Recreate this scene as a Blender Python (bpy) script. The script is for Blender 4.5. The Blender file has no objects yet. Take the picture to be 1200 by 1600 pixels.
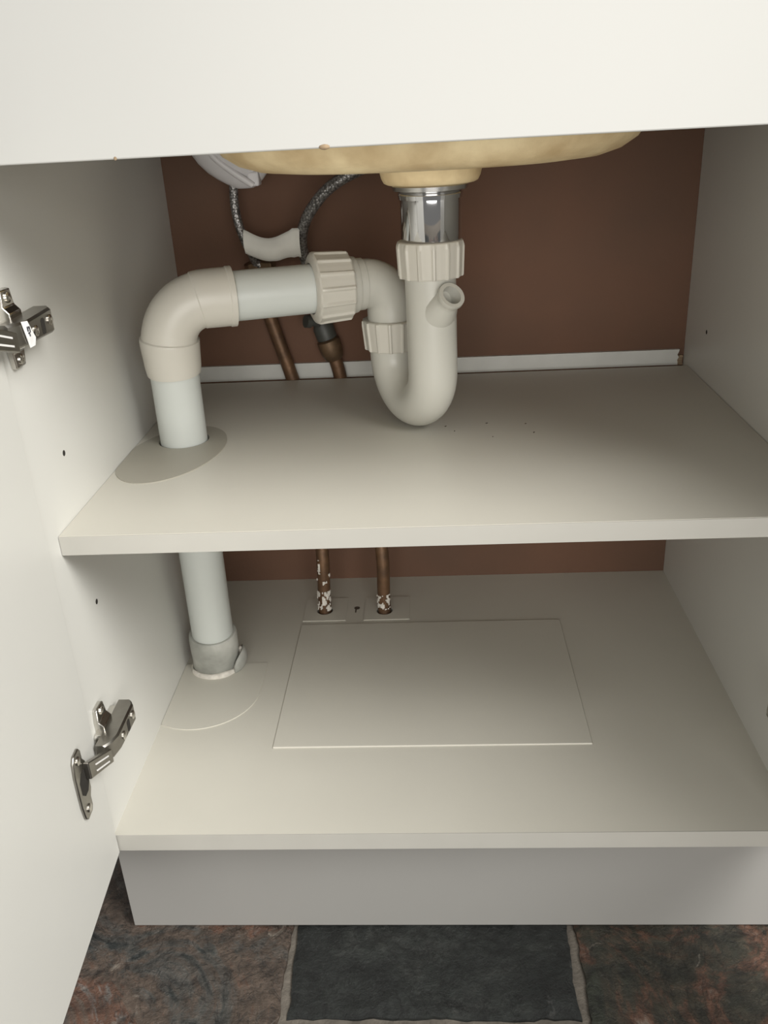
import bpy, bmesh, math, random
from mathutils import Vector, Matrix, noise
random.seed(7)
R = math.radians
SC = bpy.context.scene
COL = SC.collection
# All shapes are written in millimetres: x right, y into the cabinet, z above the
# cabinet's bottom board; ZF is the height of that board over the tiled floor.
ZF = 154.6
W, D, ZS = 564.0, 437.5, 270.4          # inner width, depth, top of the shelf
def V(x, y, z):
    return Vector((x * .001, y * .001, (z + ZF) * .001))

# ------------------------------------------------------------------ camera
cam = bpy.data.objects.new('camera', bpy.data.cameras.new('camera'))
COL.objects.link(cam)
pt, yw, rl = 0.42955, 0.0643, -0.05563
f_ = Vector((-math.sin(yw) * math.cos(pt), math.cos(yw) * math.cos(pt), -math.sin(pt)))
r_ = Vector((math.cos(yw), math.sin(yw), 0)); u_ = r_.cross(f_)
right = math.cos(rl) * r_ + math.sin(rl) * u_
up = -math.sin(rl) * r_ + math.cos(rl) * u_
m = Matrix((right, up, -f_)).transposed().to_4x4()
m.translation = V(278.69, -544.58, 543.19)
cam.matrix_world = m
cam.data.sensor_fit = 'VERTICAL'; cam.data.sensor_height = 36; cam.data.sensor_width = 27
cam.data.lens = 1361.86 * 36 / 1600
cam.data.clip_start = .01
SC.camera = cam

# ------------------------------------------------------------------ light
wd = bpy.data.worlds.new('world'); SC.world = wd; wd.use_nodes = True
bg = wd.node_tree.nodes['Background']
bg.inputs[0].default_value = (1.0, .975, .93, 1); bg.inputs[1].default_value = 0.24
def area(name, loc, target, sx, sy, watts, colour):
    l = bpy.data.lights.new(name, 'AREA'); l.shape = 'RECTANGLE'; l.size = sx; l.size_y = sy
    l.energy = watts; l.color = colour
    o = bpy.data.objects.new(name, l); COL.objects.link(o); o.location = loc
    o.rotation_euler = (target - loc).to_track_quat('-Z', 'Y').to_euler()
    return o
area('window_daylight', V(1900, -1250, 2200), V(200, 0, 300), 1.5, 1.5, 126, (1.0, .985, .95))
area('front_fill', V(420, -1650, 500), V(230, 0, 380), 1.3, 1.0, 23, (1.0, .975, .93))  # unseen soft lamp added as low frontal fill for the interior
SC.view_settings.view_transform = 'Standard'; SC.view_settings.look = 'None'
SC.view_settings.gamma = 1; SC.view_settings.use_curve_mapping = False
SC.view_settings.exposure = -0.06

# ------------------------------------------------------------------ materials
def mat(name, col, rough=.5, metal=0, spec=.5, var=0, scale=8, col2=None, bump=0, bscale=60, coat=0, stretch=None, detail=4):
    mt = bpy.data.materials.new(name); mt.use_nodes = True
    nt = mt.node_tree; b = nt.nodes['Principled BSDF']
    b.inputs['Base Color'].default_value = (*col, 1)
    b.inputs['Roughness'].default_value = rough; b.inputs['Metallic'].default_value = metal
    b.inputs['Specular IOR Level'].default_value = spec
    b.inputs['Coat Weight'].default_value = coat
    tc = nt.nodes.new('ShaderNodeTexCoord'); mp = nt.nodes.new('ShaderNodeMapping')
    nt.links.new(tc.outputs['Object'], mp.inputs['Vector'])
    if stretch: mp.inputs['Scale'].default_value = stretch
    if var or col2:
        n = nt.nodes.new('ShaderNodeTexNoise'); n.inputs['Scale'].default_value = scale; n.inputs['Detail'].default_value = detail
        nt.links.new(mp.outputs[0], n.inputs['Vector'])
        rp = nt.nodes.new('ShaderNodeValToRGB')
        c2 = col2 or tuple(c * (1 - var) for c in col)
        rp.color_ramp.elements[0].position = .35; rp.color_ramp.elements[1].position = .68
        rp.color_ramp.elements[0].color = (*c2, 1); rp.color_ramp.elements[1].color = (*col, 1)
        nt.links.new(n.outputs['Fac'], rp.inputs[0]); nt.links.new(rp.outputs[0], b.inputs['Base Color'])
    if bump:
        n2 = nt.nodes.new('ShaderNodeTexNoise'); n2.inputs['Scale'].default_value = bscale; n2.inputs['Detail'].default_value = 5
        nt.links.new(mp.outputs[0], n2.inputs['Vector'])
        bp = nt.nodes.new('ShaderNodeBump'); bp.inputs['Strength'].default_value = bump; bp.inputs['Distance'].default_value = .002
        nt.links.new(n2.outputs['Fac'], bp.inputs['Height']); nt.links.new(bp.outputs[0], b.inputs['Normal'])
    return mt
M = {}
M['white'] = mat('white_melamine', (.65,.645,.605), .42, var=.035, scale=5, bump=.03, bscale=500)
M['shelf'] = mat('shelf_melamine', (.57,.55,.485), .45, var=.05, scale=6, bump=.03, bscale=500)
M['edge'] = mat('edge_band', (.43,.418,.38), .4, var=.04, scale=20)
M['front'] = mat('white_dimmed', (.455,.453,.433), .4, var=.02, scale=3)  # door white darkened to offset the strong light on the front panel
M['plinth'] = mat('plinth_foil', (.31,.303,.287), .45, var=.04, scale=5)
M['back'] = mat('brown_hardboard', (.145,.070,.040), .8, col2=(.110,.060,.037), scale=5, bump=.1, bscale=300)
M['batten'] = mat('batten_paint', (.58,.58,.545), .5, var=.08, scale=30)
M['torn'] = mat('torn_wood', (.33, .24, .15), .9, var=.4, scale=200)
M['dark'] = mat('dark_void', (.02, .017, .013), .9)
M['grime'] = mat('grime', (.10, .075, .055), .9, var=.4, scale=300)
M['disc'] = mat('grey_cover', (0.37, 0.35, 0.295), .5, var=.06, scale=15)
M['pvc'] = mat('pipe_plastic', (.58,.605,.575), .32, var=.04, scale=12)
M['elbow'] = mat('elbow_plastic', (0.6, 0.575, 0.51), .38, var=.04, scale=14)
M['trap'] = mat('trap_plastic', (.53,.52,.465), .34, var=.03, scale=14)
M['nut'] = mat('nut_plastic', (.58,.555,.49), .4, var=.03, scale=25)
M['grey'] = mat('grey_coupling', (0.22, 0.225, 0.2), .5, col2=(.50, .50, .46), scale=22)
M['putty'] = mat('white_putty', (.74, .70, .63), .8, var=.25, scale=120, bump=.6, bscale=250)
M['chrome'] = mat('chrome', (.60, .60, .61), .07, 1)
M['chromedull'] = mat('chrome_dull', (.55, .54, .52), .22, 1)
M['nickel'] = mat('nickel_steel', (.36, .345, .315), .32, 1, col2=(.29, .275, .25), scale=60)
M['nickelb'] = mat('bright_nickel', (.66, .64, .60), .2, 1)
M['ribs'] = mat('pressed_rib', (.80, .79, .77), .45, .2)
M['copper'] = mat('tarnished_copper', (.19, .105, .055), .5, .5, col2=(.10, .058, .034), scale=60, bump=.2, bscale=300)
M['brass'] = mat('dull_brass', (.20, .13, .075), .5, .6, var=.4, scale=90)
M['blackp'] = mat('dark_valve', (.05, .052, .045), .5)
M['paper'] = mat('paper_tag', (.80,.79,.73), .85, var=.06, scale=60)
M['sticker'] = mat('white_sticker', (.86, .86, .85), .6, var=.1, scale=300)
M['ink'] = mat('ink', (.05, .05, .06), .7)
M['sink'] = mat('sink_composite', (.92,.76,.47), .5, col2=(.62, .46, .25), scale=26, bump=.25, bscale=120, detail=8)
M['sinkcap'] = mat('grey_plastic', (.74,.72,.72), .4, var=.06, scale=20)
M['grout'] = mat('grout', (.17, .15, .125), .95, var=.35, scale=90, bump=.5, bscale=400)
M['stone'] = mat('worktop_stone', (.22, .21, .20), .3, var=.4, scale=90)
def braid():
    mt = mat('braided_steel', (.42, .41, .40), .38, .75)
    nt = mt.node_tree; b = nt.nodes['Principled BSDF']
    tc = nt.nodes.new('ShaderNodeTexCoord')
    ck = nt.nodes.new('ShaderNodeTexVoronoi'); ck.inputs['Scale'].default_value = 420
    nt.links.new(tc.outputs['Object'], ck.inputs['Vector'])
    rp = nt.nodes.new('ShaderNodeValToRGB'); rp.color_ramp.elements[0].color = (.5, .49, .48, 1); rp.color_ramp.elements[1].color = (.12, .115, .11, 1)
    rp.color_ramp.elements[1].position = .8
    nt.links.new(ck.outputs['Distance'], rp.inputs[0]); nt.links.new(rp.outputs[0], b.inputs['Base Color'])
    bp = nt.nodes.new('ShaderNodeBump'); bp.inputs['Strength'].default_value = .6; bp.inputs['Distance'].default_value = .001; bp.invert = True
    nt.links.new(ck.outputs['Distance'], bp.inputs['Height']); nt.links.new(bp.outputs[0], b.inputs['Normal'])
    return mt
M['braid'] = braid()
def slate(name, cols, seed, rough=.5, fleck=(.34, .30, .25)):
    """riven slate: ragged blotches of the given colours, dark clefts, pale flecks"""
    mt = bpy.data.materials.new(name); mt.use_nodes = True
    nt = mt.node_tree; b = nt.nodes['Principled BSDF']; L = nt.links
    tc = nt.nodes.new('ShaderNodeTexCoord'); mp = nt.nodes.new('ShaderNodeMapping'); mp.inputs['Location'].default_value = (seed * 3.7, seed * 1.9, seed)
    L.new(tc.outputs['Object'], mp.inputs['Vector'])
    def nz(scale, detail, rough, dist):
        n = nt.nodes.new('ShaderNodeTexNoise'); n.inputs['Scale'].default_value = scale; n.inputs['Detail'].default_value = detail
        n.inputs['Roughness'].default_value = rough; n.inputs['Distortion'].default_value = dist
        L.new(mp.outputs[0], n.inputs['Vector']); return n.outputs['Fac']
    def ramp(src, stops):
        r = nt.nodes.new('ShaderNodeValToRGB'); e = r.color_ramp.elements
        e[0].position, e[0].color = stops[0][0], (*stops[0][1], 1); e[1].position, e[1].color = stops[-1][0], (*stops[-1][1], 1)
        for p, c in stops[1:-1]: e.new(p).color = (*c, 1)
        L.new(src, r.inputs[0]); return r.outputs[0]
    def mix(kind, a, c, f=1):
        x = nt.nodes.new('ShaderNodeMix'); x.data_type = 'RGBA'; x.blend_type = kind
        if isinstance(f, float) or isinstance(f, int): x.inputs[0].default_value = f
        else: L.new(f, x.inputs[0])
        L.new(a, x.inputs[6])
        if isinstance(c, tuple): x.inputs[7].default_value = (*c, 1)
        else: L.new(c, x.inputs[7])
        return x.outputs[2]
    k = len(cols)
    base = ramp(nz(9, 11, .70, 1.2), [(.38 + .25 * i / (k - 1), c) for i, c in enumerate(cols)])
    grain = nz(60, 10, .72, 0.0)
    col = mix('MULTIPLY', base, ramp(grain, [(.34, (.35, .35, .35)), (.66, (1.6, 1.6, 1.6))]))
    cleft = ramp(nz(17, 4, .6, 3.0), [(.47, (1, 1, 1)), (.495, (.25, .25, .25)), (.52, (1, 1, 1))])
    col = mix('MULTIPLY', col, cleft, .8)
    col = mix('MIX', col, fleck, ramp(nz(34, 8, .7, 1.0), [(.62, (0, 0, 0)), (.72, (.75, .75, .75))]))
    L.new(col, b.inputs['Base Color'])
    bp = nt.nodes.new('ShaderNodeBump'); bp.inputs['Strength'].default_value = 1; bp.inputs['Distance'].default_value = .005
    L.new(grain, bp.inputs['Height']); L.new(bp.outputs[0], b.inputs['Normal'])
    b.inputs['Roughness'].default_value = rough
    return mt
rust, brown, dgrey, green, pale = (.115, .055, .034), (.080, .058, .044), (.022, .026, .025), (.03, .034, .024), (.20, .165, .135)
SL = [slate('slate_mixed', [dgrey, (.075, .070, .062), brown, (.10, .075, .058), rust, (.17, .155, .14)], 1, .38),
      slate('slate_dark', [(.008, .010, .009), (.013, .015, .014), (.018, .021, .019), (.032, .034, .031)], 2, .55, (.09, .09, .085)),
      slate('slate_rust', [green, (.028, .028, .020), (.045, .038, .026), rust, pale], 3, .5)]

# ------------------------------------------------------------------ mesh helpers
def link(name, bm, mt, parent=None, smooth=None, bevel=0, loc=None):
    """one mesh object; coordinates in the bmesh are metres, already placed"""
    bmesh.ops.recalc_face_normals(bm, faces=bm.faces)
    me = bpy.data.meshes.new(name); bm.to_mesh(me); bm.free()
    if smooth is not None:
        for p in me.polygons: p.use_smooth = True
        me.set_sharp_from_angle(angle=R(smooth))
    mts = mt if isinstance(mt, (list, tuple)) else [mt]
    for k in mts: me.materials.append(k)
    o = bpy.data.objects.new(name, me); COL.objects.link(o)
    if parent:
        o.parent = parent
        if loc is None:                                   # geometry was written in world space
            o.matrix_parent_inverse = parent_matrix(parent).inverted()
    if loc is not None: o.location = loc
    if bevel:
        md = o.modifiers.new('edges', 'BEVEL'); md.width = bevel * .001; md.segments = 2; md.limit_method = 'ANGLE'; md.angle_limit = R(35)
    return o
def parent_matrix(p):
    mtx = Matrix.Translation(p.location) @ p.rotation_euler.to_matrix().to_4x4()
    return (parent_matrix(p.parent) @ p.matrix_parent_inverse @ mtx) if p.parent else mtx
def thing(name, label, cat, base, group=None):
    o = bpy.data.objects.new(name, None); COL.objects.link(o); o.location = base; o.empty_display_size = .03
    o['label'] = label; o['category'] = cat
    if group: o['group'] = group
    return o
def tag(o, label, cat, group=None):
    o['label'] = label; o['category'] = cat
    if group: o['group'] = group
    return o
def box(bm, x0, x1, y0, y1, z0, z1, tf=None):
    vs = []
    for x in (x0, x1):
        for y in (y0, y1):
            for z in (z0, z1):
                p = V(x, y, z) if tf is None else tf(x, y, z)
                vs.append(bm.verts.new(p))
    for q in ((0, 1, 3, 2), (4, 6, 7, 5), (0, 4, 5, 1), (2, 3, 7, 6), (0, 2, 6, 4), (1, 5, 7, 3)):
        bm.faces.new([vs[i] for i in q])
def circle(cx, cy, r, n=40):
    return [(cx + r * math.cos(2 * math.pi * i / n), cy + r * math.sin(2 * math.pi * i / n)) for i in range(n)]
def rect(x0, x1, y0, y1): return [(x0, y0), (x1, y0), (x1, y1), (x0, y1)]
def slab(bm, outer, holes, a, b, tf):
    """flat board from outline and holes in the (p, q) plane, between depths a and b"""
    eds = []
    for lp in [outer] + holes:
        vs = [bm.verts.new(tf(p, q, a)) for p, q in lp]
        for i in range(len(vs)): eds.append(bm.edges.new((vs[i], vs[(i + 1) % len(vs)])))
    g = bmesh.ops.triangle_fill(bm, use_beauty=True, use_dissolve=False, edges=eds)
    fs = [x for x in g['geom'] if isinstance(x, bmesh.types.BMFace)]
    ex = bmesh.ops.extrude_face_region(bm, geom=fs)
    off = tf(0, 0, b) - tf(0, 0, a)
    bmesh.ops.translate(bm, verts=[x for x in ex['geom'] if isinstance(x, bmesh.types.BMVert)], vec=off)
TFZ = lambda p, q, d: V(p, q, d)          # board lying flat
TFX = lambda p, q, d: V(d, p, q)          # board standing along the depth
TFY = lambda p, q, d: V(p, d, q)          # board standing across
def catmull(pts, n=10):
    P = [Vector(p) for p in pts]; P = [P[0] * 2 - P[1]] + P + [P[-1] * 2 - P[-2]]
    out = []
    for i in range(1, len(P) - 2):
        a, b, c, d = P[i - 1:i + 3]
        for k in range(n):
            t = k / n
            out.append(.5 * ((2 * b) + (c - a) * t + (2 * a - 5 * b + 4 * c - d) * t * t + (3 * b - a - 3 * c + d) * t ** 3))
    out.append(P[-2]); return out
def fillet(corners, radii, n=14):
    """polyline with rounded corners"""
    P = [Vector(c) for c in corners]; out = [P[0]]
    for i in range(1, len(P) - 1):
        a = (P[i - 1] - P[i]).normalized(); b = (P[i + 1] - P[i]).normalized()
        ang = a.angle(b); t = radii[i - 1] / math.tan(ang / 2)
        s, e = P[i] + a * t, P[i] + b * t
        c = P[i] + (a + b).normalized() * (radii[i - 1] / math.sin(ang / 2))
        u, w = s - c, e - c; th = u.angle(w)
        for k in range(n + 1):
            f = k / n
            out.append(c + (u * math.sin((1 - f) * th) + w * math.sin(f * th)) / math.sin(th))
    out.append(P[-1]); return out
def resample(path, marks):
    """points of the polyline at its own vertices and at the arc lengths in marks"""
    S = [0]
    for a, b in zip(path, path[1:]): S.append(S[-1] + (b - a).length)
    ss = sorted(set([round(s, 3) for s in S] + [round(min(max(x, 0), S[-1]), 3) for x in marks]))
    out = []
    for s in ss:
        k = 0
        while k < len(S) - 2 and S[k + 1] < s: k += 1
        d = S[k + 1] - S[k]; out.append((s, path[k].lerp(path[k + 1], (s - S[k]) / d if d else 0)))
    return out, S[-1]
def tube(bm, path, rad, n=40, wall=0, caps=True, marks=(), squash=None):
    """tube along a path (mm); rad is a number or a list of (arc length, radius)"""
    path = [Vector(p) for p in path]
    prof = rad if isinstance(rad, list) else None
    pts, tot = resample(path, [s for s, _ in prof] if prof else marks)
    def r_at(s):
        if not prof: return rad
        if s <= prof[0][0]: return prof[0][1]
        for (a, ra), (b, rb) in zip(prof, prof[1:]):
            if a <= s <= b: return ra + (rb - ra) * ((s - a) / (b - a) if b > a else 1)
        return prof[-1][1]
    rings = []; T = None; N = None
    for i, (s, p) in enumerate(pts):
        a = pts[max(i - 1, 0)][1]; b = pts[min(i + 1, len(pts) - 1)][1]
        t = (b - a).normalized()
        if N is None:
            N = t.orthogonal().normalized()
        else:
            N = (T.rotation_difference(t) @ N); N = (N - t * N.dot(t)).normalized()
        T = t; B = t.cross(N); r = r_at(s)
        rings.append([p + (N * math.cos(2 * math.pi * k / n) + B * math.sin(2 * math.pi * k / n)) * r for k in range(n)])
    skin(bm, rings, caps if not wall else False)
    if wall:
        inner = []
        for (s, p), rg in zip(pts, rings): inner.append([p + (q - p) * ((r_at(s) - wall) / r_at(s)) for q in rg])
        loops = [inner[0][:]] + rings + inner[::-1]
        bm2 = loops
        for f in list(bm.faces): pass
        skin(bm, [inner[0], rings[0]], False); skin(bm, [rings[-1]] + inner[::-1], False)
def skin(bm, rings, caps=True):
    vv = [[bm.verts.new(V(*p)) for p in rg] for rg in rings]; n = len(vv[0])
    for a, b in zip(vv, vv[1:]):
        for k in range(n): bm.faces.new((a[k], a[(k + 1) % n], b[(k + 1) % n], b[k]))
    if caps: bm.faces.new(vv[0]); bm.faces.new(vv[-1][::-1])
def frame(ax):
    t = Vector(ax).normalized(); n = (Vector((0, 0, 1)) if abs(t.z) < .9 else Vector((0, 1, 0)))
    n = (n - t * n.dot(t)).normalized(); return t, n, t.cross(n)
def lathe(bm, base, ax, prof, n=48, ribs=0, rib=1.5, caps=True, phase=0):
    """(distance, radius) profile turned about the axis; ribs adds raised ridges where the third value is 1"""
    t, a, b = frame(ax); base = Vector(base); rings = []
    pat = [0, 0, 0, 0, 0, .15, 1, 1, .15]; nn = ribs * len(pat) if ribs else n
    for pr in prof:
        h, r = pr[0], pr[1]; k3 = pr[2] if len(pr) > 2 else 0
        rings.append([base + t * h + (a * math.cos(2 * math.pi * k / nn + phase) + b * math.sin(2 * math.pi * k / nn + phase)) * (r + (rib * pat[k % len(pat)] * k3 if ribs else 0)) for k in range(nn)])
    skin(bm, rings, caps)
def ring_mesh(bm, rings_profile, base, ax, n=48, ribs=0, rib=1.5, phase=0):
    lathe(bm, base, ax, rings_profile + [rings_profile[0]], n, ribs, rib, False, phase)

# ------------------------------------------------------------------ setting: tiled floor
fl = bmesh.new()
box(fl, -700, 1300, -900, 700, -ZF - 30, -ZF - 4)
floor = link('floor', fl, M['grout']); floor['kind'] = 'structure'
TW, JO = 257.5, 7.5
col_off = {0: -104, 1: -57, 2: -86}
def tile(cx0, cx1, y0, y1, mt, sd, near):
    nx, ny = (44, 44) if near else (14, 14)
    bm = bmesh.new(); g = []
    def wob(s, t): return 4.5 * noise.noise(Vector((s * .03, t * .03, sd))) + 3.2 * noise.noise(Vector((s * .13, t * .13, sd + 5)))
    for j in range(ny + 1):
        row = []
        for i in range(nx + 1):
            x = cx0 + (cx1 - cx0) * i / nx; y = y0 + (y1 - y0) * j / ny
            e = min(i, nx - i, j, ny - j)
            ex = wob(x + 400, y) if e == 0 else 0
            h = 2.2 * noise.fractal(Vector((x * .012, y * .012, sd)), 1, 2, 4) + (1.6 if noise.noise(Vector((x * .016 + 3, y * .010, sd + 9))) > .05 else 0)
            z = min(max(h, -3.2), 3.0) - (2.0 if e == 0 else 0)
            ox = ex * (1 if i == 0 else -1 if i == nx else 0) * .6; oy = ex * (1 if j == 0 else -1 if j == ny else 0) * .6
            row.append(bm.verts.new(V(x + ox, y + oy, -ZF + z)))
        g.append(row)
    for j in range(ny):
        for i in range(nx): bm.faces.new((g[j][i], g[j][i + 1], g[j + 1][i + 1], g[j + 1][i]))
    ring = g[0][:] + [g[j][nx] for j in range(1, ny + 1)] + g[ny][nx - 1::-1] + [g[j][0] for j in range(ny - 1, 0, -1)]
    low = [bm.verts.new(v.co + Vector((0, 0, -.006))) for v in ring]
    n = len(ring)
    for k in range(n): bm.faces.new((ring[k], low[k], low[(k + 1) % n], ring[(k + 1) % n]))
    return link('tile', bm, mt, floor, smooth=50)
sd = 0
for ci in range(-2, 4):
    x0 = 135.8 + (ci - 1) * TW + JO / 2; x1 = x0 + TW - JO
    off = col_off.get(ci % 3)
    for ri in range(-2, 2):
        y0 = off + ri * TW + JO / 2; y1 = y0 + TW - JO
        sd += 1
        k = {(0, 0): 0, (1, 0): 1, (2, 0): 2}.get((ci, ri), (ci * 2 + ri) % 3)
        tile(x0, x1, y0, y1, SL[k], sd * 1.7, 0 <= ci <= 2 and ri in (-1, 0))

# ------------------------------------------------------------------ the sink cabinet
cab = thing('sink_cabinet', 'white base cabinet under a sink, doors open, one shelf inside', 'cabinet', V(W / 2, D / 2, -ZF))
TB, TS = 16.5, 15.4
PX, PY = 43.7, 225.0                       # waste pipe at the shelf
CX, CY = 34.5, 249.0                       # and at the bottom board
# side panels
for x0, x1 in ((-18, 0), (W, W + 18)):
    bm = bmesh.new(); box(bm, x0, x1, 0, D, -TB, 704); link('side_panel', bm, M['white'], cab, bevel=.6)
def peg_hole(x, y, z, s):
    bm = bmesh.new(); lathe(bm, (x, y, z), (s, 0, 0), [(-.5, 2.3), (.1, 2.3), (.1, 1.2)], 16); link('peg_hole', bm, M['dark'], cab)
peg_hole(0, 62, 321.4, 1); peg_hole(0, 62.8, 191.2, 1); peg_hole(W, 363.9, 320, -1)
# bottom board with its cut-out hatch, pipe holes and infill pieces
bm = bmesh.new()
HX0, HX1, HY0, HY1 = 118, 419, 108, 326
slab(bm, rect(0, W, 0, D), [rect(HX0, HX1, HY0, HY1), circle(CX, CY, 27), circle(143, 357, 10), circle(215, 354, 11)], -TB, 0, TFZ)
bottom = link('bottom_panel', bm, M['shelf'], cab)
bm = bmesh.new(); box(bm, HX0 + .3, HX1 - .3, HY0 + .1, HY1 - .3, -TB, 1.3)
link('access_panel', bm, M['shelf'], cab, bevel=.7)
bm = bmesh.new()                                              # ledge that carries the loose hatch
slab(bm, rect(HX0 - 12, HX1 + 12, HY0 - 12, HY1 + 12), [rect(HX0 + 12, HX1 - 12, HY0 + 12, HY1 - 12)], -TB - 10, -TB, TFZ)
link('hatch_ledge', bm, M['shelf'], cab)
for (cx, cy, x0, x1) in ((143, 357, 118.5, 169.5), (215, 354, 191, 245)):
    bm = bmesh.new(); slab(bm, rect(x0, x1, 334, 386), [circle(cx, cy, 9.6, 24)], 0, .9, TFZ); link('cover_plate', bm, M['shelf'], cab)
bm = bmesh.new()
# the infill in the bottom board: a half-moon in front of the waste pipe
def moon(cx, cy, r, hx, hy, hr, x_min):
    """disc outline with the part behind the pipe hole's centre line left open"""
    o = [(cx + r * math.cos(a), cy + r * math.sin(a)) for a in [math.pi + math.pi * i / 48 for i in range(49)]]
    o = [(max(p, x_min), q) for p, q in o]
    rgt = o[-1][0]
    h = [(hx + hr * math.cos(a), hy + hr * math.sin(a)) for a in [-math.pi * i / 24 for i in range(25)]]
    o += [(rgt, hy)] + h + [(x_min, hy)]
    out = []
    for p in o:
        if not out or abs(p[0] - out[-1][0]) + abs(p[1] - out[-1][1]) > .05: out.append(p)
    return out
slab(bm, moon(31, 197, 60, CX, CY, 27, .4), [], 0, 1.0, TFZ)
link('infill_disc', bm, M['shelf'], cab)
# small stray hole with a splash of dirt between the copper pipes
bm = bmesh.new(); lathe(bm, (181.3, 362.6, 0), (0, 0, 1), [(-.4, 3.4), (.15, 3.4), (.15, .5)], 16)
box(bm, 179.4, 181, 352, 361, 0, .2); link('stray_hole', bm, M['grime'], cab)
# bottom front edge
bm = bmesh.new(); box(bm, 0, W, -.8, 0, -TB, 0); link('edge_band', bm, M['edge'], cab)
# shelf
bm = bmesh.new()
SY0, SY1 = 22.8, 417.0
slab(bm, rect(.4, W - .6, SY0, SY1), [circle(PX, PY, 23.6)], ZS - TS, ZS, TFZ)
link('shelf', bm, M['shelf'], cab)
bm = bmesh.new(); box(bm, .4, W - .6, SY0 - .9, SY0, ZS - TS, ZS - .3); link('edge_band', bm, M['edge'], cab)
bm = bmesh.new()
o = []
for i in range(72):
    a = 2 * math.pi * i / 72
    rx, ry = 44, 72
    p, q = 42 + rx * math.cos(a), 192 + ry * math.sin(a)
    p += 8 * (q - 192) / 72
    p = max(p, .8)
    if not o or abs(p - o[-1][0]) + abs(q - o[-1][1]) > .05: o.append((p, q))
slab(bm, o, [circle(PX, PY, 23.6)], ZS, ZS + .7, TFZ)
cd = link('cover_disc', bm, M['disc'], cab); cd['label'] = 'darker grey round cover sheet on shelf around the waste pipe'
# back panel, batten and its torn end
bm = bmesh.new(); box(bm, -18, W + 18, D, D + 5, -TB, 700); link('back_panel', bm, M['back'], cab)
bm = bmesh.new(); nseg = 40
top = []; 
pts = [(2, 267.5)] + [(557.0, 267.0)] + [(557.4 + random.uniform(-1.5, 1.5), 267 + 17.4 * k / 6) for k in range(1, 6)] + [(558.2, 284.6), (2, 285.4)]
slab(bm, pts, [], 433.4, D, TFY); link('batten', bm, M['batten'], cab)
bm = bmesh.new()
for k in range(5):
    y = 434 + random.uniform(-1.5, 1); z = 267 + k * 2.2
    box(bm, 556.5 + random.uniform(0, 2), 562.5 + random.uniform(-1, 1), y, D, z, z + random.uniform(2, 3.5))
link('torn_end', bm, M['torn'], cab)
# fixed front panel above the opening
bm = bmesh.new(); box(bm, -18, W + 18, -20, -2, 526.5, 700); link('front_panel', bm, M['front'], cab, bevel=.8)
bm = bmesh.new()
bmesh.ops.create_icosphere(bm, subdivisions=2, radius=.0019, matrix=Matrix.Translation(V(223, -20, 527.2)) @ Matrix.Diagonal((1.7, .7, .8, 1)))
link('drip', bm, M['torn'], cab, smooth=60); bm = bmesh.new()
bmesh.ops.create_icosphere(bm, subdivisions=2, radius=.0008, matrix=Matrix.Translation(V(104, -20, 527)) @ Matrix.Diagonal((1.2, .7, 1.4, 1)))
link('drip', bm, M['torn'], cab, smooth=60)
# plinth
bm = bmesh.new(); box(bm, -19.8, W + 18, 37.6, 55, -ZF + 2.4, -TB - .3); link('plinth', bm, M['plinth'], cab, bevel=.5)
# doors (swung open about the cabinet's front corners)
DOOR_ANGLE = {-1: R(3.6), 1: R(-20)}        # the right door stands a little wider than the left
def door_tf(side):
    cx = 3.2 if side < 0 else W - 3.2; s = 1 if side < 0 else -1; DA = DOOR_ANGLE[side]
    def tf(u, w, z):                        # u along the door, w outwards from its inner face
        return V(cx + s * (u * math.sin(DA) - w * math.cos(DA)), -2.5 - (u * math.cos(DA) + w * math.sin(DA)), z)
    return tf
for side in (-1, 1):
    bm = bmesh.new(); box(bm, 0, 297, 0, 18, -TB, 522.5, door_tf(side)); link('door', bm, M['white'], cab, bevel=1.0)

# hinges: u into the cabinet, v up, w out from the side panel
def rbox(bm, tf, u0, u1, v0, v1, w0, w1, c=2.0, both=True):
    """box with chamfered upright corners in the (u, v) outline"""
    o = [(u0 + c, v0), (u1 - c, v0), (u1, v0 + c), (u1, v1 - c), (u1 - c, v1), (u0 + c, v1), (u0, v1 - c), (u0, v0 + c)]
    lo = [bm.verts.new(tf(p, q, w0)) for p, q in o]; hi = [bm.verts.new(tf(p, q, w1)) for p, q in o]
    bm.faces.new(lo[::-1]); bm.faces.new(hi)
    for k in range(8): bm.faces.new((lo[k], lo[(k + 1) % 8], hi[(k + 1) % 8], hi[k]))
def screw(bm, tf, u, v, w, r=3.2):
    n = 14
    rg = lambda rr, ww: [bm.verts.new(tf(u + rr * math.cos(2 * math.pi * k / n), v + rr * math.sin(2 * math.pi * k / n), ww)) for k in range(n)]
    a, b, c = rg(r, w - .3), rg(r, w + .9), rg(r * .55, w + 1.7)
    for p, q in ((a, b), (b, c)):
        for k in range(n): bm.faces.new((p[k], p[(k + 1) % n], q[(k + 1) % n], q[k]))
    bm.faces.new(c); bm.faces.new(a[::-1])
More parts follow.
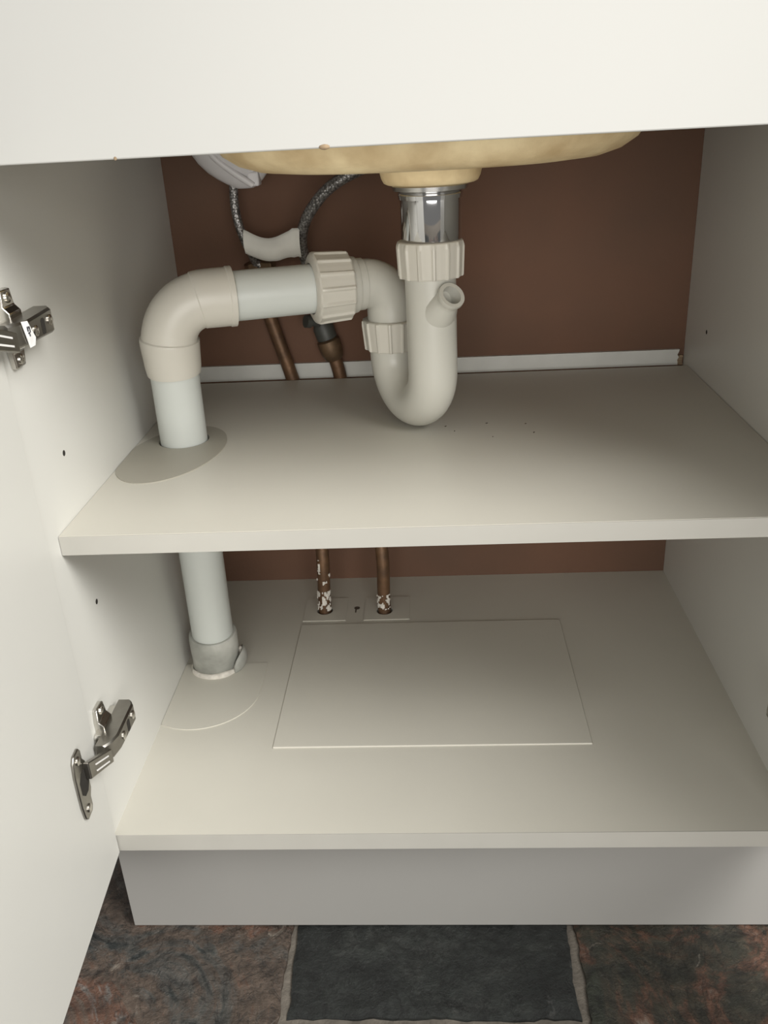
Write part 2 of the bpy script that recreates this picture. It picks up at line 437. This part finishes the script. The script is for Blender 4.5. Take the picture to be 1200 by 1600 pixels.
def make_hinge(side, z0, label, sticker=False):
    tf = (lambda u, v, w: Vector((w * .001, u * .001, v * .001))) if side < 0 else (lambda u, v, w: Vector((-w * .001, u * .001, v * .001)))
    at = V(0 if side < 0 else W, 0, z0)
    def sub(name, bm, mt, parent, sm=40, bev=0):
        return link(name, bm, mt, parent, smooth=sm, bevel=bev, loc=Vector((0, 0, 0)))
    # arm: a folded steel channel, a little lower towards the knuckle
    bm = bmesh.new()
    prof = [(-9, 8, 14), (-4, 8, 18), (6, 7.5, 20.5), (44, 8.5, 20.5), (50, 8.5, 17)]
    rings = []
    for u, hv, wt in prof:
        rings.append([bm.verts.new(tf(u, v, w)) for v, w in ((-hv, 6.5), (-hv, wt - 1.6), (-hv + 1.6, wt), (hv - 1.6, wt), (hv, wt - 1.6), (hv, 6.5))])
    for a, b in zip(rings, rings[1:]):
        for k in range(6): bm.faces.new((a[k], a[(k + 1) % 6], b[(k + 1) % 6], b[k]))
    bm.faces.new(rings[0][::-1]); bm.faces.new(rings[-1])
    arm = link('hinge', bm, M['nickel'], cab, smooth=30)
    arm.matrix_parent_inverse = Matrix.Identity(4)
    arm.location = at - cab.location
    if label: arm['label'] = label
    # slot and screws on the outer face
    bm = bmesh.new(); rbox(bm, tf, 25, 30.5, -6, 4.5, 20.3, 20.75, 1.2); sub('slot', bm, M['dark'], arm, None)
    for u, v in ((39, 1), (15, -1)):
        bm = bmesh.new(); screw(bm, tf, u, v, 20.5, 3.6); sub('screw', bm, M['nickelb'], arm)
    # cross-shaped mounting plate, its wings stepping down to the panel
    bm = bmesh.new()
    for s in (-1, 1):
        pr = [(5, 8, 0), (11, 8, 0), (15, 4.4, 0), (25.5, 4.0, 0), (26.2, 2.5, 0)]
        lo = []; hi = []
        for v, w, _ in pr:
            hw = 8.8 if v < 24 else (7.0 if v < 26 else 5)
            lo.append([bm.verts.new(tf(19 - hw, s * v, .2)), bm.verts.new(tf(19 + hw, s * v, .2))])
            hi.append([bm.verts.new(tf(19 - hw, s * v, w)), bm.verts.new(tf(19 + hw, s * v, w))])
        for k in range(len(pr) - 1):
            bm.faces.new((hi[k][0], hi[k][1], hi[k + 1][1], hi[k + 1][0]))
            for e in (0, 1): bm.faces.new((lo[k][e], hi[k][e], hi[k + 1][e], lo[k + 1][e]))
        bm.faces.new((lo[-1][0], lo[-1][1], hi[-1][1], hi[-1][0])); bm.faces.new((lo[0][0], lo[0][1], hi[0][1], hi[0][0]))
    rbox(bm, tf, 4, 47, -6.5, 6.5, .2, 6.6, 2)
    sub('mounting_plate', bm, M['nickelb'], arm, 30, .7)
    for s in (-1, 1):
        bm = bmesh.new(); screw(bm, tf, 20, s * 20.5, 4.2, 3.6); sub('screw', bm, M['nickelb'], arm)
    dx = lambda u: 3.2 + math.tan(DOOR_ANGLE[side]) * (-u - 2.5)
    # link plate between arm and cup, with two pressed ribs
    bm = bmesh.new()
    def ln(u0, u1, v0, v1, wa, wb, th):
        q = []
        for u in (u0, u1):
            k = (u + 8) / (-28.0); w = wa + (wb - wa) * k
            for v in (v0, v1):
                for d in (0, th): q.append(bm.verts.new(tf(u, v * (1 + .2 * k) - 3 + 10 * k, w + d)))
        for f in ((0, 1, 3, 2), (4, 6, 7, 5), (0, 4, 5, 1), (2, 3, 7, 6), (0, 2, 6, 4), (1, 5, 7, 3)): bm.faces.new([q[i] for i in f])
    wl = dx(-36) + 2.6; ln(-6, -37, -6.5, 6.5, 13, wl, 4.5)
    sub('link', bm, M['nickel'], arm, None, .8)
    bm = bmesh.new(); ln(-12, -29, -3.6, -2.4, 17.2, wl + 4.2, .8); ln(-12, -29, 1.6, 2.8, 17.2, wl + 4.2, .8); sub('rib', bm, M['ribs'], arm, None)
    # flanged cup let into the door
    tc = lambda u, v, w: tf(u, v, w + dx(u))
    bm = bmesh.new()
    o = [(-31, -13), (-31, 13), (-35, 18), (-35, 26), (-38, 30), (-48, 30), (-52, 26), (-54, 14), (-54, -14), (-52, -26), (-48, -30), (-38, -30), (-35, -26), (-35, -18)]
    lo = [bm.verts.new(tc(u, v, .1)) for u, v in o]; hi = [bm.verts.new(tc(u, v, 2.4)) for u, v in o]
    bm.faces.new(lo[::-1]); bm.faces.new(hi)
    for k in range(len(o)): bm.faces.new((lo[k], lo[(k + 1) % len(o)], hi[(k + 1) % len(o)], hi[k]))
    sub('cup_plate', bm, M['nickel'], arm, 30, .8)
    bm = bmesh.new(); rbox(bm, tc, -49, -32.5, -10.5, 10.5, 2.3, 2.55, 5); sub('cup', bm, M['dark'], arm, None)
    for s in (-1, 1):
        bm = bmesh.new(); screw(bm, tc, -43.5, s * 22.5, 2.4, 3.4); sub('screw', bm, M['nickelb'], arm)
    if sticker:
        bm = bmesh.new()
        pts = [(-1.5, 8.4, 19.6), (5, 7.6, 20.6), (7.5, 2, 21), (11.5, -4.5, 21), (9.5, -9.2, 20.6), (2.6, -9.3, 20.2), (.5, -2, 20.4)]
        vs = [bm.verts.new(tf(*p)) for p in pts]; v2 = [bm.verts.new(tf(a, b, c + .35)) for a, b, c in pts]
        bm.faces.new(vs[::-1]); bm.faces.new(v2)
        for k in range(len(vs)): bm.faces.new((vs[k], vs[(k + 1) % len(vs)], v2[(k + 1) % len(vs)], v2[k]))
        st = sub('sticker', bm, M['sticker'], arm, None); st['label'] = 'torn white paper sticker with a smudged dark mark'
        bm = bmesh.new()
        for a, b, c, d in ((2.2, 3.2, 1.2, 4.4), (3.4, 5.6, 3.2, 4.2), (4.8, 5.8, .2, 3.4), (2.6, 4.6, -.4, .6), (3.8, 4.6, -2.2, -.6)):
            rbox(bm, tf, a, b, c, d, 20.9, 21.5, .3)
        sub('mark', bm, M['ink'], arm, None)
    return arm
make_hinge(-1, 425.5, 'upper left hinge with a torn white sticker', True)
make_hinge(-1, 94.0, None)
make_hinge(1, 88.0, None)

# worktop over the cabinet: above the picture, it carries the sink and shades the inside
bm = bmesh.new(); slab(bm, rect(-40, W + 40, -45, D + 20), [rect(120, 444, 70, 350)], 704, 742, TFZ)
wt = link('worktop_slab', bm, M['stone']); wt['kind'] = 'structure'

# ------------------------------------------------------------------ sink bowl
SX, SYC = 281, 218
sink = thing('sink', 'cream composite sink bowl hanging down behind the white front panel', 'sink', V(SX, SYC, 489))
bm = bmesh.new(); n = 96
def ring(kx, ky, z, p):
    o = []
    for k in range(n):
        a = 2 * math.pi * k / n; c, s = math.cos(a), math.sin(a)
        o.append((SX + kx * math.copysign(abs(c) ** (2 / p), c), SYC + ky * math.copysign(abs(s) ** (2 / p), s), z))
    return o
outer = [(44, 44, 503, 2), (90, 85, 503, 2.2), (118, 104, 504, 2.4), (136, 118, 506, 2.5), (150, 126, 510.5, 2.6), (161, 132, 518, 2.7), (169, 136, 530, 2.8), (176, 140, 560, 3), (183, 145, 700, 3), (183, 145, 741, 3)]
rings = [ring(*q) for q in outer]
inner = [ring(a - 7, b - 7, max(z, 510), p) for a, b, z, p in outer[::-1]]
rings[0] = ring(20, 20, 503, 2); inner[-1] = ring(20, 20, 511, 2)
skin(bm, rings + inner + [rings[0]], False)
bowl = link('bowl', bm, M['sink'], sink, smooth=60)
bm = bmesh.new()
ring_mesh(bm, [(0, 20), (0, 36), (1.2, 38.5), (5, 40.5), (11, 42), (15, 46), (15, 20)], (283, 215, 489), (0, 0, 1), 56)
link('boss', bm, M['sink'], sink, smooth=40)

# waste fitting: chrome tail under the sink
wf = thing('waste_fitting', 'shiny chrome sink waste tail below the cream bowl', 'drain fitting', V(283, 215, 443))
bm = bmesh.new(); ring_mesh(bm, [(0, 20), (0, 24.2), (1.5, 25.2), (43, 25.2), (43, 20)], (282.2, 215, 443.6), (0, 0, 1), 64)
link('tailpiece', bm, M['chrome'], wf, smooth=40)
bm = bmesh.new(); ring_mesh(bm, [(0, 22), (0, 29), (1, 31), (4.2, 31.4), (5.6, 30.5), (5.6, 22)], (282.4, 215, 483.4), (0, 0, 1), 64)
link('flange', bm, M['chromedull'], wf, smooth=30)
bm = bmesh.new(); ring_mesh(bm, [(0, 24.5), (0, 26.4), (3.5, 27), (6, 26), (6, 24.5)], (282.2, 215, 477.4), (0, 0, 1), 64)
link('collar', bm, M['chrome'], wf, smooth=30)

# ------------------------------------------------------------------ sink trap
RT = 21.8
F1 = Vector((280.5, 215, 0)); F2 = Vector((242.5, 284, 0)); dU = F2 - F1
br = dU.length / 2; ZB = ZS + 1.0 + RT + br
trap = thing('sink_trap', 'off-white plastic U-bend trap hanging below the chrome waste', 'trap', V(258, 252, ZS + 3))
path = [Vector((280.5, 215, 440)), Vector((280.5, 215, ZB))]
mid = (F1 + F2) / 2
for k in range(1, 25):
    a = math.pi * k / 24
    p = mid - dU / 2 * math.cos(a); path.append(Vector((p.x, p.y, ZB - br * math.sin(a))))
path += [Vector((F2.x, F2.y, 350))]
bm = bmesh.new(); tube(bm, path, RT, 48); ub = link('u_bend', bm, M['trap'], trap, smooth=40)
# appliance spigot on the inlet leg
sa = Vector((280.5, 213, 378)); sb = Vector((298.0, 187, 403.0)); sx = sb - sa
bm = bmesh.new(); L = sx.length
ring_mesh(bm, [(0, 8), (0, 17), (L * .5, 14.6), (L * .72, 11.0), (L * .80, 10.4), (L * .88, 11.0), (L * .92, 11.8), (L, 11.5), (L, 8.2), (L * .5, 8)], sa, sx, 32)
link('spigot', bm, M['trap'], trap, smooth=35)
NUT = lambda r, h: [(0, r - 5), (0, r - .6, 1), (1, r, 1), (h * .45, r + .3, 1), (h * .55, r + .2, 1), (h - 1.2, r - .6, 1), (h, r - 1.5, 1), (h, r - 5)]
bm = bmesh.new()
ring_mesh(bm, [(0, 20), (0, 25.8, 1), (1, 26.4, 1), (24, 27.4, 1), (26, 27.6, .7), (29, 27.4, .2), (29.8, 26.4), (29.8, 20)], (281, 215, 414.4), (0, 0, 1), ribs=14, rib=1.6, phase=.22)
link('union_nut', bm, M['nut'], trap, smooth=25)
bm = bmesh.new()
ring_mesh(bm, [(0, 20), (0, 24.4, 1), (1, 25.2, 1), (24, 27, 1), (27.5, 27.4, .6), (28.4, 26.4), (28.4, 20)], (F2.x, F2.y, 337), (0, 0, 1), ribs=14, rib=1.6, phase=.1)
link('union_nut', bm, M['nut'], trap, smooth=25)
# outlet elbow running to the horizontal pipe
E1 = Vector((48.0, 212.5, 402)); E2 = Vector((242.5, 284, 399.5))
ax = (E1 - E2).normalized()
bm = bmesh.new()
pth = fillet([Vector((F2.x, F2.y, 352)), E2, E2 + ax * 44], [24])
tot = sum((b - a).length for a, b in zip(pth, pth[1:]))
tube(bm, pth, [(0, RT + .6), (tot - 18, RT + .6), (tot - 17.5, RT + 1.6), (tot - 11, RT + 1.8), (tot - 10.5, 25), (tot - 8.5, 25.6), (tot, 25.6)], 48)
link('outlet_elbow', bm, M['trap'], trap, smooth=35)
bm = bmesh.new()
NB = E2 + ax * 40
ring_mesh(bm, [(0, 23), (0, 28.6, .6), (1.5, 29.4, 1), (26, 30.6, 1), (30, 31.2, .8), (32, 31.6, .3), (33.5, 30.5), (35, 27.5), (35.5, 23)], NB, ax, ribs=14, rib=1.8)
link('union_nut', bm, M['nut'], trap, smooth=25)

# ------------------------------------------------------------------ waste pipe
waste = thing('waste_pipe', 'thick white plastic waste pipe with an elbow, running down through the shelf', 'pipe', V(CX, CY, 0))
RP = 21.9
up_ax = (Vector((PX, PY, ZS)) - Vector((CX, CY, 0))).normalized()
at_z = lambda z: Vector((CX, CY, 0)) + up_ax * (z / up_ax.z)
bm = bmesh.new(); tube(bm, [at_z(8), at_z(350)], RP, 48, marks=(100, 200, 300)); link('pipe', bm, M['pvc'], waste, smooth=40)
hd = (E2 - E1).normalized()
bm = bmesh.new(); tube(bm, [E1 + hd * 45, E2 + ax * 46], RP, 48); link('pipe', bm, M['pvc'], waste, smooth=40)
EC = at_z(E1.z)
pth = fillet([at_z(337.5), EC, EC + hd * 61], [36], 20)
tot = sum((b - a).length for a, b in zip(pth, pth[1:]))
bm = bmesh.new()
tube(bm, pth, [(0, RP + .3), (.6, 24.0), (7, 25.0), (31, 26.4), (32, 26.2), (33, 24.9), (40, 24.4), (tot - 33, 24.4), (tot - 32, 25.3), (tot - 20, 25.6), (tot - 6, 25.7), (tot - 5, 26.4), (tot - .6, 26.4), (tot - .1, 24.6), (tot, RP + .3)], 56)
link('elbow', bm, M['elbow'], waste, smooth=28)
bm = bmesh.new(); lathe(bm, pth[len(pth) // 2] + Vector((0, 0, 23.6)), (-.2, 0, 1), [(0, 3.4), (2.2, 3.2), (3.2, 2.2)], 14); link('moulding_nib', bm, M['elbow'], waste, smooth=40)
bm = bmesh.new()
ring_mesh(bm, [(-8, 20), (-8, 25.2), (20, 25.2), (22, 25.6), (40, 25.8), (44, 25.2), (45, 24.2), (45, 20)], at_z(0.5), up_ax, 56)
cp = link('coupling', bm, M['grey'], waste, smooth=30); cp['label'] = 'grey coupling where the waste pipe meets the bottom board'
bm = bmesh.new()                                             # sealant bead, thicker in front
rings = []
for k in range(56):
    a = 2 * math.pi * k / 56
    rr = 1.5 + 1.6 * max(0, math.cos(a + math.pi * .42)) + .9 * noise.noise(Vector((math.cos(a) * 2, math.sin(a) * 2, 3)))
    c = Vector((CX + 26.6 * math.cos(a), CY + 26.6 * math.sin(a), 1.0))
    rings.append([c + Vector((math.cos(a) * rr * math.cos(b), math.sin(a) * rr * math.cos(b), rr * 1.5 * math.sin(b))) for b in [2 * math.pi * j / 10 for j in range(10)]])
skin(bm, rings + [rings[0]], False); sl = link('sealant', bm, M['putty'], waste, smooth=60)
bm = bmesh.new()
for k, (dx, dy, z, r) in enumerate(((25, 6, 9, 4.4), (27.5, 2, 5, 4.2), (24.5, -4, 5, 3.6), (22, -11, 3.5, 3.2), (26.5, 7, 15, 2.6))):
    bmesh.ops.create_icosphere(bm, subdivisions=2, radius=r * .001, matrix=Matrix.Translation(V(CX + dx, CY + dy, z)) @ Matrix.Diagonal((1, 1, 1.5, 1)))
for v in bm.verts: v.co += Vector((1, 1, 1)) * .0008 * noise.noise(v.co * 300)
link('sealant_lump', bm, M['putty'], waste, smooth=60)
bm = bmesh.new(); rings = []
for k in range(15):
    a = R(-38 + 78 * k / 14); e = math.sin(math.pi * k / 14) ** .5
    for_r = 30.5; rr = 1.6 + 3.2 * e
    c = Vector((CX + for_r * math.cos(a), CY + for_r * math.sin(a), 5 + 5 * e))
    rings.append([c + Vector((math.cos(a) * rr * .7 * math.cos(b), math.sin(a) * rr * .7 * math.cos(b), (4 + 6 * e) * math.sin(b))) for b in [2 * math.pi * j / 12 for j in range(12)]])
skin(bm, rings); link('pipe_clip', bm, M['grey'], waste, smooth=50)

# ------------------------------------------------------------------ copper pipes
def hexnut(bm, a, b, r):
    lathe(bm, a, Vector(b) - Vector(a), [(0, r - 1), (1, r), ((Vector(b) - Vector(a)).length - 1, r), ((Vector(b) - Vector(a)).length, r - 1)], 6)
def smear(bm, path, z0, z1, rad, seed, cut):
    """thin ragged plaster patches lying on the near side of a pipe"""
    pts = resample(path, [i * 1.2 for i in range(100)])[0]
    pts = [p for _, p in pts if z0 <= p.z <= z1]; cols = [-2.9 + .16 * i for i in range(17)]
    g = {}
    def vert(i, j, d):
        if (i, j, d) not in g:
            p, a = pts[i], cols[j]; r = rad + (.25 if d == 0 else 1.0 + .7 * noise.noise(Vector((i * .5, j * .5, seed))))
            g[i, j, d] = bm.verts.new(V(p.x + r * math.cos(a), p.y + r * math.sin(a), p.z))
        return g[i, j, d]
    on = {(i, j) for i in range(len(pts) - 1) for j in range(len(cols) - 1)
          if noise.noise(Vector((pts[i].z * .13, cols[j] * 1.6, seed))) + .5 * noise.noise(Vector((pts[i].z * .3, cols[j] * 4, seed + 4))) > cut(pts[i].z)}
    for i, j in on:
        q = [(i, j), (i, j + 1), (i + 1, j + 1), (i + 1, j)]
        bm.faces.new([vert(*k, 1) for k in q])
        for (da, db, e) in (((0, -1), None, 3), ((-1, 0), None, 0), ((0, 1), None, 1), ((1, 0), None, 2)):
            if (i + da[0], j + da[1]) not in on:
                x, y = {0: (q[0], q[1]), 1: (q[1], q[2]), 2: (q[2], q[3]), 3: (q[3], q[0])}[e]
                bm.faces.new([vert(*x, 0), vert(*y, 0), vert(*y, 1), vert(*x, 1)])
CG = 'copper supply pipes'
c1 = thing('copper_pipe', 'brown copper pipe nearer the white waste pipe, rising behind the shelf', 'pipe', V(143, 357, 0), CG)
p1 = catmull([(143, 357, -14), (143.5, 357.6, 20), (145.5, 360, 80), (141, 384, 150), (127, 419, 218), (121.8, 425.3, 258), (117, 425.8, 280), (104, 426, 330), (93, 424, 376), (87, 419, 402)], 8)
bm = bmesh.new(); tube(bm, p1, 7.6, 20); link('pipe', bm, M['copper'], c1, smooth=50)
bm = bmesh.new(); smear(bm, p1, 3, 85, 7.6, 3.0, lambda z: .02 if z < 30 else .42 if z < 45 else .5)
q = link('putty', bm, M['putty'], c1, smooth=60); q['label'] = 'pale plaster smears near the pipe foot'
bm = bmesh.new(); hexnut(bm, (88, 420, 396), (98, 417, 399), 9.5); hexnut(bm, (98, 417, 399), (113, 412, 399), 7.5); link('end_fitting', bm, M['brass'], c1)
c2 = thing('copper_pipe', 'brown copper pipe with a valve, the one closer to the trap', 'pipe', V(215, 354, 0), CG)
p2 = catmull([(215, 354, -14), (215, 354.4, 20), (215.6, 357, 80), (205, 384, 150), (184, 419, 218), (176.2, 425.3, 258), (173, 425.6, 280), (163, 426, 318), (158.5, 425, 338)], 8)
bm = bmesh.new(); tube(bm, p2, 7.6, 20); link('pipe', bm, M['copper'], c2, smooth=50)
bm = bmesh.new(); smear(bm, p2, 6, 26, 7.6, 8.0, lambda z: .16); q = link('putty', bm, M['putty'], c2, smooth=60)
bm = bmesh.new(); lathe(bm, (170.2, 424.5, 291), (-.28, -.03, 1), [(0, 8.6), (2, 10.4), (9, 12.4), (16, 13), (23, 13), (25, 10)], 24); link('compression_nut', bm, M['brass'], c2, smooth=40)
bm = bmesh.new(); lathe(bm, (163.6, 424, 315), (-.28, -.06, 1), [(0, 9), (1, 11.5), (14, 11.8), (17, 10), (30, 9.5), (32, 8)], 20)
lathe(bm, (157, 414, 336), (-.75, -.5, .2), [(0, 5), (10, 5), (11, 7), (17, 7)], 14); link('valve', bm, M['blackp'], c2, smooth=40)

# braided hoses up to the tap
HG = 'braided tap hoses'
h1 = catmull([(84, 400, 500), (82, 400, 482), (81, 400, 462), (83, 400, 444), (88, 400, 426), (92, 402, 416), (94, 412, 404), (98, 414, 400)], 8)
bm = bmesh.new(); tube(bm, h1, 4.6, 18); tag(link('braided_hose', bm, M['braid'], None, smooth=60), 'braided steel hose coming down from the grey plastic cover', 'hose', HG)
h2 = catmull([(262, 352, 506), (240, 352, 500), (215, 358, 494), (185, 366, 479), (164, 376, 459), (152, 388, 440), (147, 402, 420), (149, 414, 396), (152, 421, 362), (154, 423, 350)], 8)
bm = bmesh.new(); tube(bm, h2, 5.8, 18); tag(link('braided_hose', bm, M['braid'], None, smooth=60), 'braided steel hose curving from behind the cream sink down to the valve', 'hose', HG)

# paper tag folded round the hoses
bm = bmesh.new(); nx, nz = 16, 8; g = []
for side in (0, 1):
    rows = []
    for j in range(nz + 1):
        t = j / nz; row = []
        for i in range(nx + 1):
            s = i / nx
            x = 90.5 + 57.5 * s + (3 * s * (1 - t)) * 0
            ztop = 441 - 8 * math.sin(math.pi * min(s / .84, 1)) ** 1.2 - 3.5 * s + (2.0 if s > .86 else 0)
            zbot = 417.5 - 8.5 * math.sin(math.pi * .5 * min(s / .45, 1)) + (1.5 if s > .9 else 0) + 2.5 * math.sin(math.pi * max(0, (s - .6) / .4)) 
            z = zbot + (ztop - zbot) * (1 - t)
            y = 381 - 7 * math.sin(math.pi * t * .9) + 12 * (s - .4) ** 2 + 1.5 * math.sin(s * 9) * t - 1.2 * math.exp(-((s - .86) / .03) ** 2)
            row.append(bm.verts.new(V(x, y + side * .5, z)))
        rows.append(row)
    g.append(rows)
for side in (0, 1):
    for j in range(nz):
        for i in range(nx): bm.faces.new((g[side][j][i], g[side][j][i + 1], g[side][j + 1][i + 1], g[side][j + 1][i]))
for a, b in [((0, i), (0, i + 1)) for i in range(nx)] + [((nz, i), (nz, i + 1)) for i in range(nx)] + [((j, 0), (j + 1, 0)) for j in range(nz)] + [((j, nx), (j + 1, nx)) for j in range(nz)]:
    bm.faces.new((g[0][a[0]][a[1]], g[0][b[0]][b[1]], g[1][b[0]][b[1]], g[1][a[0]][a[1]]))
tag(link('paper_tag', bm, M['paper'], None, smooth=60), 'curled pale paper tag hanging on the hoses above the horizontal pipe', 'tag')

# pale plastic cover beside the sink, round the first hose's upper end
cv = thing('plastic_cover', 'pale grey rounded plastic cover beside the left end of the sink', 'plastic cover', V(92, 400, 480))
bm = bmesh.new()
def egg(prof, cx, cy, kx=1, ky=1, n=40):
    return [[(cx + lean + r * kx * math.cos(2 * math.pi * k / n), cy + r * ky * math.sin(2 * math.pi * k / n), z) for k in range(n)] for z, r, lean in prof]
skin(bm, egg([(479.5, 9, 2), (481, 14, 2), (484, 20, 1), (489, 28, -1), (496, 37, -3), (505, 46, -4), (517, 55, -4), (538, 62, -2), (570, 64, 0)], 92, 400, .85, .55))
link('shell', bm, M['sinkcap'], cv, smooth=60)
bm = bmesh.new(); rings = []
for k in range(20):
    t = k / 19; x = 68 + 38 * t; z = 516 - 33 * t ** .8; y = 400 - 26 + 9 * t
    rings.append([(x + 2.4 * math.cos(b), y + 3 * math.sin(b), z + 2.4 * math.cos(b)) for b in [2 * math.pi * j / 10 for j in range(10)]])
skin(bm, rings); link('rib', bm, M['sinkcap'], cv, smooth=60)
bm = bmesh.new(); box(bm, 100, 112, 382, 398, 482, 496); link('clip', bm, M['sinkcap'], cv, bevel=2)

# specks of dirt on the shelf
bm = bmesh.new()
for x, y, a, l in ((291, 239, .9, 3.2), (330, 244, .3, 3), (366, 239, .5, 2.2), (371, 214, 1.2, 4), (299, 225, .4, 1.2), (333, 206, .8, 1)):
    bmesh.ops.create_icosphere(bm, subdivisions=1, radius=.001, matrix=Matrix.Translation(V(x, y, ZS + .4)) @ Matrix.Rotation(a, 4, 'Z') @ Matrix.Diagonal((l * .5, .6, .5, 1)))
db = link('debris', bm, M['grime']); db['kind'] = 'stuff'; db['label'] = 'tiny dark specks of dirt on the shelf behind the trap'; db['category'] = 'dirt'
